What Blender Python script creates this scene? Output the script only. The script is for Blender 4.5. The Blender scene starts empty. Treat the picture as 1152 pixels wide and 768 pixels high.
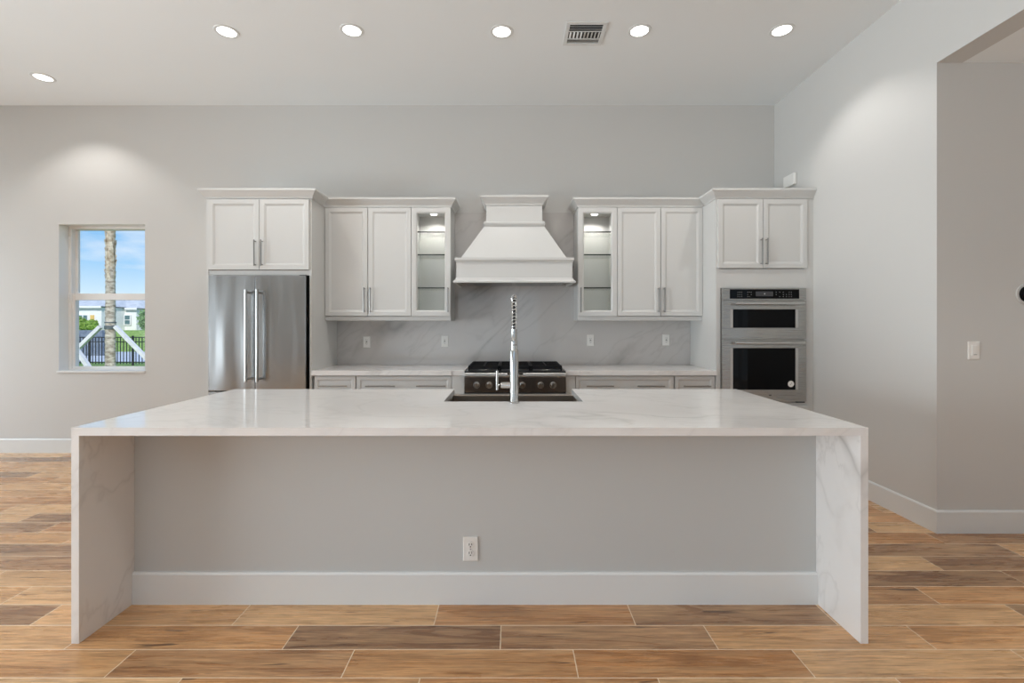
import bpy, bmesh, math, random
from mathutils import Vector, Matrix
random.seed(7)
PI = math.pi
S = bpy.context.scene
C = S.collection

# ------------------------------------------------------------------ camera, world, lights, exposure
EYE = 1.345
cd = bpy.data.cameras.new('camera'); cam = bpy.data.objects.new('camera', cd); C.objects.link(cam)
cam.location = (0, 0, EYE); cam.rotation_euler = (PI/2, 0, 0)
cd.sensor_width = 36.0; cd.lens = 530*36/1152; cd.shift_y = -20/1152; cd.clip_start = .05; cd.clip_end = 300
S.camera = cam
S.view_settings.view_transform = 'Standard'; S.view_settings.look = 'None'
S.view_settings.gamma = 1; S.view_settings.use_curve_mapping = False
S.view_settings.exposure = 0.20
S.cycles.sample_clamp_indirect = 4.0
S.cycles.caustics_reflective = False; S.cycles.caustics_refractive = False
S.cycles.max_bounces = 10; S.cycles.diffuse_bounces = 6

SKY_STRENGTH = .92
SUN_STRENGTH = 2.9
LEFT_DOOR_W, FAR_LEFT_DOOR_W, REAR_DOOR_W, RIGHT_DOOR_W, HIGH_FILL_W = 250, 65, 10, 0, 6
DOWNLIGHT_W = 36
w = bpy.data.worlds.new('sky'); S.world = w; w.use_nodes = True
nt = w.node_tree; nt.nodes.clear()
wo = nt.nodes.new('ShaderNodeOutputWorld'); wb = nt.nodes.new('ShaderNodeBackground')
tc = nt.nodes.new('ShaderNodeTexCoord'); sx = nt.nodes.new('ShaderNodeSeparateXYZ')
rp = nt.nodes.new('ShaderNodeValToRGB')
nt.links.new(tc.outputs['Generated'], sx.inputs[0]); nt.links.new(sx.outputs['Z'], rp.inputs[0])
e = rp.color_ramp.elements
e[0].position = 0.0; e[0].color = (.74, .87, .97, 1)
e[1].position = 1.0; e[1].color = (.10, .25, .62, 1)
for p, c in ((.05, (.62, .82, .97, 1)), (.10, (.36, .64, .94, 1)), (.17, (.23, .52, .88, 1)), (.4, (.17, .40, .80, 1))):
    q = e.new(p); q.color = c
cn = nt.nodes.new('ShaderNodeTexNoise'); cn.inputs['Scale'].default_value = 9; cn.inputs['Detail'].default_value = 6
mp = nt.nodes.new('ShaderNodeMapping'); mp.inputs['Scale'].default_value = (1, 1, 3.2)
nt.links.new(tc.outputs['Generated'], mp.inputs[0]); nt.links.new(mp.outputs[0], cn.inputs['Vector'])
cr = nt.nodes.new('ShaderNodeValToRGB'); cr.color_ramp.elements[0].position = .48; cr.color_ramp.elements[1].position = .78
nt.links.new(cn.outputs['Fac'], cr.inputs[0])
mx = nt.nodes.new('ShaderNodeMix'); mx.data_type = 'RGBA'
mm = nt.nodes.new('ShaderNodeMath'); mm.operation = 'MULTIPLY'; mm.inputs[1].default_value = .75
nt.links.new(cr.outputs[0], mm.inputs[0]); nt.links.new(mm.outputs[0], mx.inputs['Factor'])
nt.links.new(rp.outputs[0], mx.inputs['A']); mx.inputs['B'].default_value = (.93, .96, 1, 1)
nt.links.new(mx.outputs['Result'], wb.inputs['Color']); wb.inputs['Strength'].default_value = SKY_STRENGTH
nt.links.new(wb.outputs[0], wo.inputs[0])


def lamp(name, kind, loc, rot, energy, color=(1, 1, 1), parent=None, **kw):
    d = bpy.data.lights.new(name, kind); d.energy = energy; d.color = color
    for k, v in kw.items(): setattr(d, k, v)
    o = bpy.data.objects.new(name, d); C.objects.link(o); o.location = loc; o.rotation_euler = rot
    if parent: o.parent = parent
    return o


lamp('sun', 'SUN', (0, -10, 30), (math.radians(55), 0, math.radians(22)), SUN_STRENGTH, (1, .96, .9), angle=.01)
# daylight that comes in through the big glass doors behind and beside the camera
RX0, RX1, RY0, CEIL, HALLZ = -7.4, 5.2, -5.2, 3.622, 3.025
lamp('daylight_left_doors', 'AREA', (RX0+.02, -.7, 1.25), (0, -PI/2-.42, 0), LEFT_DOOR_W, (.84, .935, 1), shape='RECTANGLE', size=2.3, size_y=3.0, spread=2.0)
lamp('daylight_far_left_door', 'AREA', (RX0+.02, 3.55, 1.25), (0, -PI/2+.38, 0), FAR_LEFT_DOOR_W, (.84, .935, 1), shape='RECTANGLE', size=2.3, size_y=2.1)
lamp('added_high_fill', 'AREA', (-.7, RY0+.02, 3.05), (PI/2+.35, 0, 0), HIGH_FILL_W, (.84, .935, 1), shape='RECTANGLE', size=6.2, size_y=.6)  # added fill light high on the rear wall, brightens the ceiling
lamp('daylight_rear_doors', 'AREA', (-1.6, RY0+.3, 1.25), (PI/2+.25, 0, 0), REAR_DOOR_W, (.84, .935, 1), shape='RECTANGLE', size=5.0, size_y=2.3)
lamp('daylight_right_door', 'AREA', (RX1-.02, -2.4, 1.25), (0, PI/2, 0), RIGHT_DOOR_W, (.84, .935, 1), shape='RECTANGLE', size=2.3, size_y=2.2)


# ------------------------------------------------------------------ materials
def mat(name, col, rough=.5, metal=0.0, spec=.5, emit=None, es=0.0):
    m = bpy.data.materials.new(name); m.use_nodes = True
    b = m.node_tree.nodes['Principled BSDF']
    b.inputs['Base Color'].default_value = (*col, 1); b.inputs['Roughness'].default_value = rough
    b.inputs['Metallic'].default_value = metal; b.inputs['Specular IOR Level'].default_value = spec
    if emit: b.inputs['Emission Color'].default_value = (*emit, 1); b.inputs['Emission Strength'].default_value = es
    return m


class N:
    def __init__(s, m): s.t = m.node_tree; s.b = s.t.nodes['Principled BSDF']
    def new(s, k, **kw):
        n = s.t.nodes.new(k)
        for a, v in kw.items(): setattr(n, a, v)
        return n
    def set(s, sock, v):
        if isinstance(v, bpy.types.NodeSocket): s.t.links.new(v, sock)
        else: sock.default_value = v
    def math(s, op, a, b=0.0, c=0.0):
        n = s.new('ShaderNodeMath', operation=op)
        s.set(n.inputs[0], a); s.set(n.inputs[1], b); s.set(n.inputs[2], c)
        return n.outputs[0]
    def ramp(s, f, stops):
        n = s.new('ShaderNodeValToRGB'); e = n.color_ramp.elements
        e[0].position, e[0].color = stops[0][0], (*stops[0][1], 1)
        e[1].position, e[1].color = stops[-1][0], (*stops[-1][1], 1)
        for p, c in stops[1:-1]: q = e.new(p); q.color = (*c, 1)
        s.set(n.inputs[0], f); return n.outputs[0]
    def mix(s, f, a, b, mode='MIX'):
        n = s.new('ShaderNodeMix', data_type='RGBA', blend_type=mode)
        s.set(n.inputs['Factor'], f)
        s.set(n.inputs['A'], a if isinstance(a, bpy.types.NodeSocket) else (*a, 1))
        s.set(n.inputs['B'], b if isinstance(b, bpy.types.NodeSocket) else (*b, 1))
        return n.outputs['Result']
    def noise(s, vec, scale=5, detail=4, rough=.5, dist=0):
        n = s.new('ShaderNodeTexNoise'); s.set(n.inputs['Vector'], vec)
        n.inputs['Scale'].default_value = scale; n.inputs['Detail'].default_value = detail
        n.inputs['Roughness'].default_value = rough; n.inputs['Distortion'].default_value = dist
        return n.outputs['Fac']
    def xyz(s, x, y, z):
        n = s.new('ShaderNodeCombineXYZ'); s.set(n.inputs[0], x); s.set(n.inputs[1], y); s.set(n.inputs[2], z)
        return n.outputs[0]
    def pos(s): return s.new('ShaderNodeNewGeometry').outputs['Position']
    def sep(s, v):
        n = s.new('ShaderNodeSeparateXYZ'); s.set(n.inputs[0], v); return n.outputs
    def mapping(s, v, scale=(1, 1, 1), rot=(0, 0, 0)):
        n = s.new('ShaderNodeMapping'); s.set(n.inputs[0], v); n.inputs['Scale'].default_value = scale
        n.inputs['Rotation'].default_value = rot; return n.outputs[0]
    def bump(s, h, strength=.1, dist=.01):
        n = s.new('ShaderNodeBump'); s.set(n.inputs['Height'], h); n.inputs['Strength'].default_value = strength
        n.inputs['Distance'].default_value = dist; s.t.links.new(n.outputs[0], s.b.inputs['Normal'])
    def col(s, v): s.set(s.b.inputs['Base Color'], v)


def paint(name, col, rough=.6, spec=.3, bump=.05):
    m = mat(name, col, rough, 0, spec); n = N(m); p = n.pos()
    f = n.noise(p, 2.5, 3)
    n.col(n.mix(n.math('MULTIPLY', f, .5), col, tuple(c*.97 for c in col)))
    n.bump(n.noise(p, 220, 2), bump, .002)
    return m


M = {}
M['wall'] = paint('wall_paint', (.605, .60, .582))
M['ceiling'] = paint('ceiling_paint', (.84, .87, .88))
M['island_paint'] = paint('island_paint', (.56, .57, .56))
M['base'] = paint('trim_paint', (.71, .725, .72), .4, .4, .02)
M['cab'] = paint('cabinet_lacquer', (.62, .62, .605), .38, .4, .02)
M['cabin'] = paint('cabinet_interior', (.74, .74, .72), .5, .3, .02)
M['plastic'] = mat('white_plastic', (.80, .79, .76), .35)
M['slot'] = mat('dark_slot', (.03, .03, .03), .6)
M['black'] = mat('black_enamel', (.010, .010, .011), .3, 0, .3)
M['iron'] = mat('cast_iron', (.007, .007, .008), .6, 0, .2)
n = N(M['iron']); n.bump(n.noise(n.pos(), 300, 3), .3, .002)
M['blackglass'] = mat('black_oven_glass', (.003, .003, .0035), .06, 0, .12)
M['mark'] = mat('panel_print', (.5, .5, .5), .5)
M['screen'] = mat('display_screen', (.05, .05, .055), .2)
M['chrome'] = mat('polished_chrome', (.54, .53, .51), .13, 1)
M['nickel'] = mat('brushed_nickel', (.27, .265, .255), .3, 1)
M['hose'] = mat('black_rubber_hose', (.01, .01, .01), .5)


def steel(name, col, rough, vertical=True, wave=0.0):
    m = mat(name, col, rough, 1); n = N(m); p = n.pos()
    v = n.mapping(p, (400, 400, 3) if vertical else (3, 400, 400))
    f = n.noise(v, 1, 3)
    n.set(n.b.inputs['Roughness'], n.math('MULTIPLY_ADD', f, .14, rough-.07))
    if wave:
        g = n.noise(n.mapping(p, (5.5, 1, .9)), 1, 1)
        n.bump(g, wave, .05)
    else: n.bump(f, .03, .001)
    return m


M['steel'] = steel('stainless_steel', (.43, .42, .40), .28, False)
M['fridge'] = steel('stainless_door', (.37, .375, .375), .24, True, .2)
M['sink'] = steel('sink_steel', (.42, .37, .32), .3, False)
M['knob'] = mat('knob_chrome', (.78, .77, .75), .1, 1)
M['panelsteel'] = steel('dark_control_panel', (.20, .17, .15), .22, False)
M['trimsteel'] = mat('satin_trim_steel', (.62, .61, .59), .42, 1)
M['spring'] = mat('spring_chrome', (.75, .75, .74), .2, 1)


def marble(name, base, vein, amt, wide=1.0, fine=.35):
    m = mat(name, base, .07, 0, .5); n = N(m); p = n.pos()
    v = n.mapping(p, (1, 1, 1), (.5, .62, .35))
    warp = n.noise(v, 1.6, 5, .6)
    def veins(sc, width, seed):
        q = n.new('ShaderNodeVectorMath', operation='ADD'); n.set(q.inputs[0], n.mapping(v, (sc*.45, sc*1.7, sc*1.1))); q.inputs[1].default_value = (seed, seed*2, 0)
        f = n.noise(q.outputs[0], 1, 4, .55, .5)
        d = n.math('ABSOLUTE', n.math('SUBTRACT', f, .5))
        return n.ramp(d, [(0, (1, 1, 1)), (width*.35, (.45, .45, .45)), (width, (0, 0, 0))])
    a = n.math('MULTIPLY', veins(.9/wide**.5, .035*wide, 3.1), n.ramp(warp, [(.42, (0, 0, 0)), (.62, (1, 1, 1))]))
    b = n.math('MULTIPLY', veins(2.0, .03, 9.7), fine)
    cl = n.math('MULTIPLY', n.noise(v, .8, 3), .25)
    f = n.math('MULTIPLY', n.math('MAXIMUM', a, b), amt)
    c0 = n.mix(cl, base, tuple(x*.93 for x in base))
    n.col(n.mix(f, c0, vein))
    return m


M['quartz'] = marble('veined_white_quartz', (.77, .755, .74), (.40, .385, .37), .40)
M['waterfall'] = marble('veined_waterfall_quartz', (.77, .755, .74), (.36, .345, .33), .6)
M['splash'] = marble('veined_splash_quartz', (.56, .54, .525), (.34, .325, .31), .85, 1.45, .3)


def floor_mat():
    m = mat('wood_look_plank_tile', (.3, .2, .1), .3, 0, .4); n = N(m); p = n.pos(); X, Y, Z = n.sep(p)[:3]
    PW, PL = .1557, .902
    rr = n.math('DIVIDE', n.math('SUBTRACT', Y, 1.790), PW); row = n.math('FLOOR', rr); v = n.math('SUBTRACT', rr, row)
    uu = n.math('DIVIDE', n.math('ADD', n.math('ADD', X, .65), n.math('MULTIPLY', row, .3007)), PL)
    cu = n.math('FLOOR', uu); u = n.math('SUBTRACT', uu, cu)
    wn = n.new('ShaderNodeTexWhiteNoise', noise_dimensions='3D'); n.set(wn.inputs[0], n.xyz(cu, row, 3.7))
    r1 = wn.outputs['Value']; rc = n.sep(wn.outputs['Color'])
    gx = n.math('ADD', X, n.math('MULTIPLY', rc[0], 37)); gy = n.math('ADD', Y, n.math('MULTIPLY', rc[1], 19))
    g1 = n.noise(n.xyz(n.math('MULTIPLY', gx, 1.6), n.math('MULTIPLY', gy, 16), rc[2]), 1, 5, .6, 1.2)
    g2 = n.noise(n.xyz(n.math('MULTIPLY', gx, 9), n.math('MULTIPLY', gy, 150), rc[2]), 1, 4, .65)
    g3 = n.noise(n.xyz(n.math('MULTIPLY', gx, 2.2), n.math('MULTIPLY', gy, 5), rc[2]), 1, 3)
    base = n.ramp(r1, [(0, (.25, .132, .068)), (.2, (.36, .200, .105)), (.38, (.52, .245, .090)), (.6, (.60, .320, .135)), (.8, (.68, .405, .195)), (1, (.74, .475, .25))])
    g4 = n.noise(n.xyz(n.math('MULTIPLY', gx, 3), n.math('MULTIPLY', gy, 85), rc[0]), 1, 5, .7, .8)
    c = n.mix(n.ramp(g1, [(.42, (0, 0, 0)), (.72, (.55, .55, .55))]), base, (.76, .50, .27))
    c = n.mix(n.ramp(g1, [(.28, (.5, .5, .5)), (.45, (0, 0, 0))]), c, (.20, .100, .052))
    c = n.mix(.75, c, n.ramp(g4, [(.33, (.50, .46, .43)), (.48, (.93, .93, .93)), (.64, (1.2, 1.2, 1.2))]), 'MULTIPLY')
    c = n.mix(.5, c, n.ramp(g2, [(.32, (.45, .42, .40)), (.58, (1.1, 1.1, 1.1))]), 'MULTIPLY')
    c = n.mix(.45, c, n.ramp(g3, [(.3, (.66, .62, .58)), (.7, (1.2, 1.2, 1.2))]), 'MULTIPLY')
    wn2 = n.new('ShaderNodeTexWhiteNoise', noise_dimensions='3D'); n.set(wn2.inputs[0], n.xyz(cu, row, 11.3))
    c = n.mix(n.math('MULTIPLY', n.ramp(wn2.outputs['Value'], [(.55, (0, 0, 0)), (1, (1, 1, 1))]), .35), c, n.mix(1, c, (.72, .78, .86), 'MULTIPLY'))
    # dark splits and knots
    k = n.noise(n.xyz(n.math('MULTIPLY', gx, 3.2), n.math('MULTIPLY', gy, 34), rc[1]), 1, 3, .5, .6)
    c = n.mix(n.ramp(k, [(.66, (0, 0, 0)), (.72, (.85, .85, .85))]), c, (.075, .038, .020))
    dv = n.math('MULTIPLY', n.math('MINIMUM', v, n.math('SUBTRACT', 1, v)), PW)
    du = n.math('MULTIPLY', n.math('MINIMUM', u, n.math('SUBTRACT', 1, u)), PL)
    g = n.math('LESS_THAN', n.math('MINIMUM', dv, du), .0020)
    n.col(n.mix(g, c, (.82, .66, .48)))
    n.set(n.b.inputs['Roughness'], n.math('MULTIPLY_ADD', g1, .16, .2)); n.b.inputs['Coat Weight'].default_value = .2; n.b.inputs['Coat Roughness'].default_value = .22
    n.bump(n.math('SUBTRACT', n.math('MULTIPLY', g2, .25), g), .12, .003)
    return m


M['floor'] = floor_mat()


def glass(name, tint=(1, 1, 1), refl=.9):
    m = bpy.data.materials.new(name); m.use_nodes = True; t = m.node_tree; t.nodes.clear()
    o = t.nodes.new('ShaderNodeOutputMaterial'); mixn = t.nodes.new('ShaderNodeMixShader')
    tr = t.nodes.new('ShaderNodeBsdfTransparent'); tr.inputs[0].default_value = (*tint, 1)
    gl = t.nodes.new('ShaderNodeBsdfGlossy'); gl.inputs['Roughness'].default_value = .02; gl.inputs['Color'].default_value = (refl, refl, refl, 1)
    fr = t.nodes.new('ShaderNodeFresnel'); fr.inputs[0].default_value = 1.35
    ge = t.nodes.new('ShaderNodeNewGeometry'); ms = t.nodes.new('ShaderNodeMath'); ms.operation = 'MULTIPLY_ADD'; ms.inputs[1].default_value = -1; ms.inputs[2].default_value = 1
    t.links.new(ge.outputs['Backfacing'], ms.inputs[0]); ml = t.nodes.new('ShaderNodeMath'); ml.operation = 'MULTIPLY'; fr.inputs[0].default_value = 1.3
    t.links.new(ms.outputs[0], ml.inputs[0]); t.links.new(fr.outputs[0], ml.inputs[1]); t.links.new(ml.outputs[0], mixn.inputs[0]); t.links.new(tr.outputs[0], mixn.inputs[1]); t.links.new(gl.outputs[0], mixn.inputs[2])
    t.links.new(mixn.outputs[0], o.inputs[0])
    return m


M['glass'] = glass('clear_pane')
M['shelfglass'] = glass('shelf_glass', (.965, .985, .975), .8)
M['shelfedge'] = mat('dark_glass_edge', (.012, .02, .018), .2)
M['lens'] = mat('lit_lens', (1, 1, 1), .5, emit=(1, .96, .9), es=5)
M['puck'] = mat('lit_puck', (1, 1, 1), .5, emit=(1, .97, .93), es=3)
M['vinyl'] = mat('white_vinyl', (.80, .795, .78), .35)


def noisy(name, a, b, sc, rough=.8, bump=0.0, stretch=(1, 1, 1)):
    m = mat(name, a, rough, 0, .2); n = N(m); p = n.mapping(n.pos(), stretch)
    f = n.noise(p, sc, 5, .6); n.col(n.mix(n.ramp(f, [(.35, (0, 0, 0)), (.65, (1, 1, 1))]), a, b))
    if bump: n.bump(f, bump, .03)
    return m


M['grass'] = noisy('lawn', (.16, .30, .06), (.34, .46, .14), 6)
M['road'] = noisy('pale_road', (.55, .60, .66), (.66, .70, .75), 2)
M['trunk'] = noisy('palm_bark', (.24, .20, .16), (.66, .60, .52), 7, .9, .8, (1, 1, 2.2))
M['boot'] = noisy('palm_boots', (.34, .26, .18), (.74, .66, .54), 9, .9, .5)
M['brace'] = noisy('pale_timber', (.62, .62, .64), (.76, .76, .77), 6)
M['strap'] = mat('dark_strap', (.10, .12, .13), .6)
M['fence'] = mat('black_fence_metal', (.015, .017, .02), .5)
M['stucco'] = noisy('white_stucco', (.78, .79, .80), (.84, .85, .86), 5)
M['roof'] = noisy('pale_metal_roof', (.50, .54, .57), (.66, .68, .70), 3, .6)
M['hglass'] = mat('house_window_glass', (.10, .18, .20), .15)
M['yellow'] = mat('yellow_shutter', (.75, .52, .18), .6)
M['leaf'] = noisy('shrub_leaf', (.10, .24, .03), (.36, .50, .12), 8, .7)
M['leafd'] = noisy('tree_leaf', (.07, .18, .06), (.24, .38, .16), 6, .7)
M['frond'] = noisy('palm_frond', (.10, .22, .05), (.22, .36, .10), 5, .7)
M['lowwall'] = noisy('slate_wall', (.12, .15, .20), (.22, .26, .31), 5)


# ------------------------------------------------------------------ mesh helpers
class MB:
    def __init__(s): s.v = []; s.f = []; s.sm = []
    def add(s, vs, fs, smooth=False):
        k = len(s.v); s.v += [tuple(x) for x in vs]
        for f in fs: s.f.append([i+k for i in f]); s.sm.append(smooth)
        return s
    def box(s, x0, x1, y0, y1, z0, z1):
        v = [(x, y, z) for z in (z0, z1) for y in (y0, y1) for x in (x0, x1)]
        return s.add(v, [(0, 2, 3, 1), (4, 5, 7, 6), (0, 1, 5, 4), (2, 6, 7, 3), (0, 4, 6, 2), (1, 3, 7, 5)])
    def frustum(s, b, t, z0, z1):          # b, t = (x0,x1,y0,y1)
        v = [(b[0], b[2], z0), (b[1], b[2], z0), (b[1], b[3], z0), (b[0], b[3], z0), (t[0], t[2], z1), (t[1], t[2], z1), (t[1], t[3], z1), (t[0], t[3], z1)]
        return s.add(v, [(3, 2, 1, 0), (4, 5, 6, 7), (0, 1, 5, 4), (1, 2, 6, 5), (2, 3, 7, 6), (3, 0, 4, 7)])
    def prism(s, poly, z0, z1):
        k = len(poly); v = [(x, y, z0) for x, y in poly]+[(x, y, z1) for x, y in poly]
        return s.add(v, [list(range(k))[::-1], list(range(k, 2*k))]+[(i, (i+1) % k, k+(i+1) % k, k+i) for i in range(k)])
    def tube(s, pts, r, n=12, caps=True):
        P = [Vector(p) for p in pts]; R = r if isinstance(r, (list, tuple)) else [r]*len(P)
        vs = []; up = None
        for i, p in enumerate(P):
            t = (P[min(i+1, len(P)-1)]-P[max(i-1, 0)]).normalized()
            if up is None: up = Vector((0, 0, 1)) if abs(t.z) < .9 else Vector((1, 0, 0))
            a = t.cross(up).normalized(); b = a.cross(t).normalized(); up = b
            for j in range(n):
                q = 2*PI*j/n; vs.append(p+a*math.cos(q)*R[i]+b*math.sin(q)*R[i])
        fs = [(i*n+j, i*n+(j+1) % n, (i+1)*n+(j+1) % n, (i+1)*n+j) for i in range(len(P)-1) for j in range(n)]
        s.add(vs, fs, True)
        if caps:
            k = len(s.v)-len(vs)
            s.f.append([k+j for j in range(n)][::-1]); s.sm.append(False)
            s.f.append([k+(len(P)-1)*n+j for j in range(n)]); s.sm.append(False)
        return s
    def lathe(s, prof, c=(0, 0, 0), n=32, axis='z'):   # prof = [(r, h)]
        vs = []
        for r, h in prof:
            for j in range(n):
                q = 2*PI*j/n; a, b = r*math.cos(q), r*math.sin(q)
                vs.append((c[0]+a, c[1]+b, c[2]+h) if axis == 'z' else (c[0]+a, c[1]+h, c[2]+b) if axis == 'y' else (c[0]+h, c[1]+a, c[2]+b))
        fs = [(i*n+j, i*n+(j+1) % n, (i+1)*n+(j+1) % n, (i+1)*n+j) for i in range(len(prof)-1) for j in range(n)]
        s.add(vs, fs, True); k = len(s.v)-len(vs)
        if prof[0][0] > 1e-6: s.f.append([k+j for j in range(n)][::-1]); s.sm.append(False)
        if prof[-1][0] > 1e-6: s.f.append([k+(len(prof)-1)*n+j for j in range(n)]); s.sm.append(False)
        return s
    def rings(s, x0, x1, z0, z1, yf, loops, hole=False):  # nested rectangles facing -Y; loops=[(inset, dy)]
        vs = []
        for o, dy in loops: vs += [(x0+o, yf+dy, z0+o), (x1-o, yf+dy, z0+o), (x1-o, yf+dy, z1-o), (x0+o, yf+dy, z1-o)]
        L = len(loops); fs = [(i*4+j, i*4+(j+1) % 4, (i+1)*4+(j+1) % 4, (i+1)*4+j) for i in range(L-1) for j in range(4)]
        if hole: fs += [((L-1)*4+j, (L-1)*4+(j+1) % 4, (j+1) % 4, j) for j in range(4)]
        else: fs += [(0, 1, 2, 3), tuple((L-1)*4+j for j in range(4))]
        return s.add(vs, fs)
    def sweep(s, path, prof):               # plan path, profile (out, z), out = right of travel
        P = [Vector(p) for p in path]; nn = []
        for a, b in zip(P, P[1:]): d = (b-a).normalized(); nn.append(Vector((d.y, -d.x)))
        vs = []; k = len(prof)
        for i, p in enumerate(P):
            if i == 0: m = nn[0]
            elif i == len(P)-1: m = nn[-1]
            else: m = (nn[i-1]+nn[i])/(1+nn[i-1].dot(nn[i]))
            vs += [(p.x+m.x*o, p.y+m.y*o, z) for o, z in prof]
        fs = [(i*k+j, i*k+(j+1) % k, (i+1)*k+(j+1) % k, (i+1)*k+j) for i in range(len(P)-1) for j in range(k)]
        fs += [tuple(range(k))[::-1], tuple((len(P)-1)*k+j for j in range(k))]
        return s.add(vs, fs)
    def build(s, name, material, parent=None, bevel=0.0, seg=2, angle=35):
        off = Vector(parent.get('_at', (0, 0, 0))) if parent else Vector((0, 0, 0))
        me = bpy.data.meshes.new(name); me.from_pydata([Vector(v)-off for v in s.v], [], s.f)
        b = bmesh.new(); b.from_mesh(me); bmesh.ops.recalc_face_normals(b, faces=b.faces); b.to_mesh(me); b.free()
        for p, q in zip(me.polygons, s.sm): p.use_smooth = q
        if any(s.sm): me.set_sharp_from_angle(angle=math.radians(angle))
        me.materials.append(material)
        o = bpy.data.objects.new(name, me); C.objects.link(o)
        if parent: o.parent = parent; o['_at'] = tuple(off)
        if bevel:
            d = o.modifiers.new('bevel', 'BEVEL'); d.width = bevel; d.segments = seg; d.limit_method = 'ANGLE'; d.angle_limit = math.radians(40)
        return o


def B(*a): return MB().box(*a)


def tag(o, label=None, cat=None, group=None, kind=None):
    if label: o['label'] = label
    if cat: o['category'] = cat
    if group: o['group'] = group
    if kind: o['kind'] = kind
    return o


def thing(name, loc, label, cat, group=None):
    o = bpy.data.objects.new(name, None); C.objects.link(o); o.location = loc; o['_at'] = tuple(loc)
    o.empty_display_size = .1
    return tag(o, label, cat, group)


def kids(o): return list(CH.get(o.name, [])) or [c for c in C.objects if c.parent == o]
CH = {}


def copy_tree(o, parent=None, loc=None):
    c = o.copy(); C.objects.link(c)
    if parent: c.parent = parent
    if loc is not None: c.location = loc
    for ch in [k for k in list(C.objects) if k.parent == o]: copy_tree(ch, c)
    return c


def struct(name, mb, m, bevel=0.0, parent=None):
    o = mb.build(name, m, parent, bevel)
    if not parent: o['kind'] = 'structure'
    return o


# ------------------------------------------------------------------ room shell
YB = 4.916; XR = 2.736; YH = 3.034; T = .2
WX0, WX1, WZ0, WZ1 = -4.73, -3.83, .839, 2.383
struct('floor', B(RX0-T, RX1+T, RY0-T, YB+T, -.12, 0), M['floor'])
struct('ceiling', B(RX0-T, XR+.164, RY0-T, YB+T, CEIL, CEIL+.2), M['ceiling'])
struct('ceiling_hall', B(XR+.164, RX1+T, RY0-T, YH+T, HALLZ, HALLZ+.2), M['ceiling'])
mb = MB(); mb.box(RX0-T, WX0, YB, YB+T, 0, CEIL); mb.box(WX1, XR+.164, YB, YB+T, 0, CEIL)
mb.box(WX0, WX1, YB, YB+T, 0, WZ0); mb.box(WX0, WX1, YB, YB+T, WZ1, CEIL)
struct('wall_back', mb, M['wall'])
mb = B(XR, XR+.164, YH, YB, 0, CEIL); mb.box(XR, XR+.164, RY0-T, YH, HALLZ, CEIL)
struct('wall_right', mb, M['wall'])
struct('wall_hall', B(XR+.164, RX1+T, YH, YH+T, 0, HALLZ), M['wall'])
mb = B(RX0-T, RX0, RY0-T, -2.25, 0, CEIL); mb.box(RX0-T, RX0, .85, 2.5, 0, CEIL); mb.box(RX0-T, RX0, 4.6, YB, 0, CEIL); mb.box(RX0-T, RX0, -2.25, .85, 2.4, CEIL); mb.box(RX0-T, RX0, 2.5, 4.6, 2.4, CEIL)
struct('wall_left', mb, M['wall'])
mb = B(RX0, -4.1, RY0-T, RY0, 0, 2.75); mb.box(.9, XR, RY0-T, RY0, 0, 2.75); mb.box(-4.1, .9, RY0-T, RY0, 2.4, 2.75); mb.box(RX0, XR, RY0-T, RY0, 3.35, CEIL); mb.box(RX0, -3.8, RY0-T, RY0, 2.75, 3.35); mb.box(2.4, XR, RY0-T, RY0, 2.75, 3.35); mb.box(XR, RX1+T, RY0-T, RY0, 0, HALLZ)
struct('wall_rear', mb, M['wall'])
mb = B(RX1, RX1+T, RY0, -3.5, 0, HALLZ); mb.box(RX1, RX1+T, -1.3, YH, 0, HALLZ); mb.box(RX1, RX1+T, -3.5, -1.3, 2.4, HALLZ)
struct('wall_far_right', mb, M['wall'])


def slider(name, axis, at, a0, a1, n):     # glass doors out of the picture
    mb = MB(); st = (a1-a0)/n
    for i in range(n):
        p0, p1 = a0+i*st, a0+(i+1)*st
        for q0, q1, z0, z1 in ((p0, p0+.06, 0, 2.4), (p1-.06, p1, 0, 2.4), (p0+.06, p1-.06, 0, .08), (p0+.06, p1-.06, 2.32, 2.4)):
            if axis == 'x': mb.box(at-.04, at, q0, q1, z0, z1)
            else: mb.box(q0, q1, at-.04, at, z0, z1)
    struct(name, mb, M['vinyl'])


mb = MB()
for q in (-3.8, -.73, 2.34): mb.box(q, q+.06, RY0-.1, RY0-.06, 2.80, 3.30)
mb.box(-3.8, 2.4, RY0-.1, RY0-.06, 2.75, 2.80); mb.box(-3.8, 2.4, RY0-.1, RY0-.06, 3.30, 3.35)
struct('added_high_window', mb, M['vinyl'])  # unseen high window frame, added to go with the ceiling fill light
slider('door_1', 'x', RX0-.06, -2.25, .85, 3); slider('door_4', 'x', RX0-.06, 2.5, 4.6, 2); slider('door_2', 'y', RY0-.06, -4.1, .9, 4); slider('door_3', 'x', RX1+.1, -3.5, -1.3, 2)

BBP = [(0, 0), (.014, 0), (.014, .136), (.008, .146), (0, .146)]
struct('baseboard_back', MB().sweep([(RX0, YB), (-2.777, YB)], BBP), M['base'])
struct('baseboard_right', MB().sweep([(XR, 4.279), (XR, YH), (RX1, YH)][::1], [(-a, z) if False else (a, z) for a, z in BBP]), M['base'])


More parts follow.
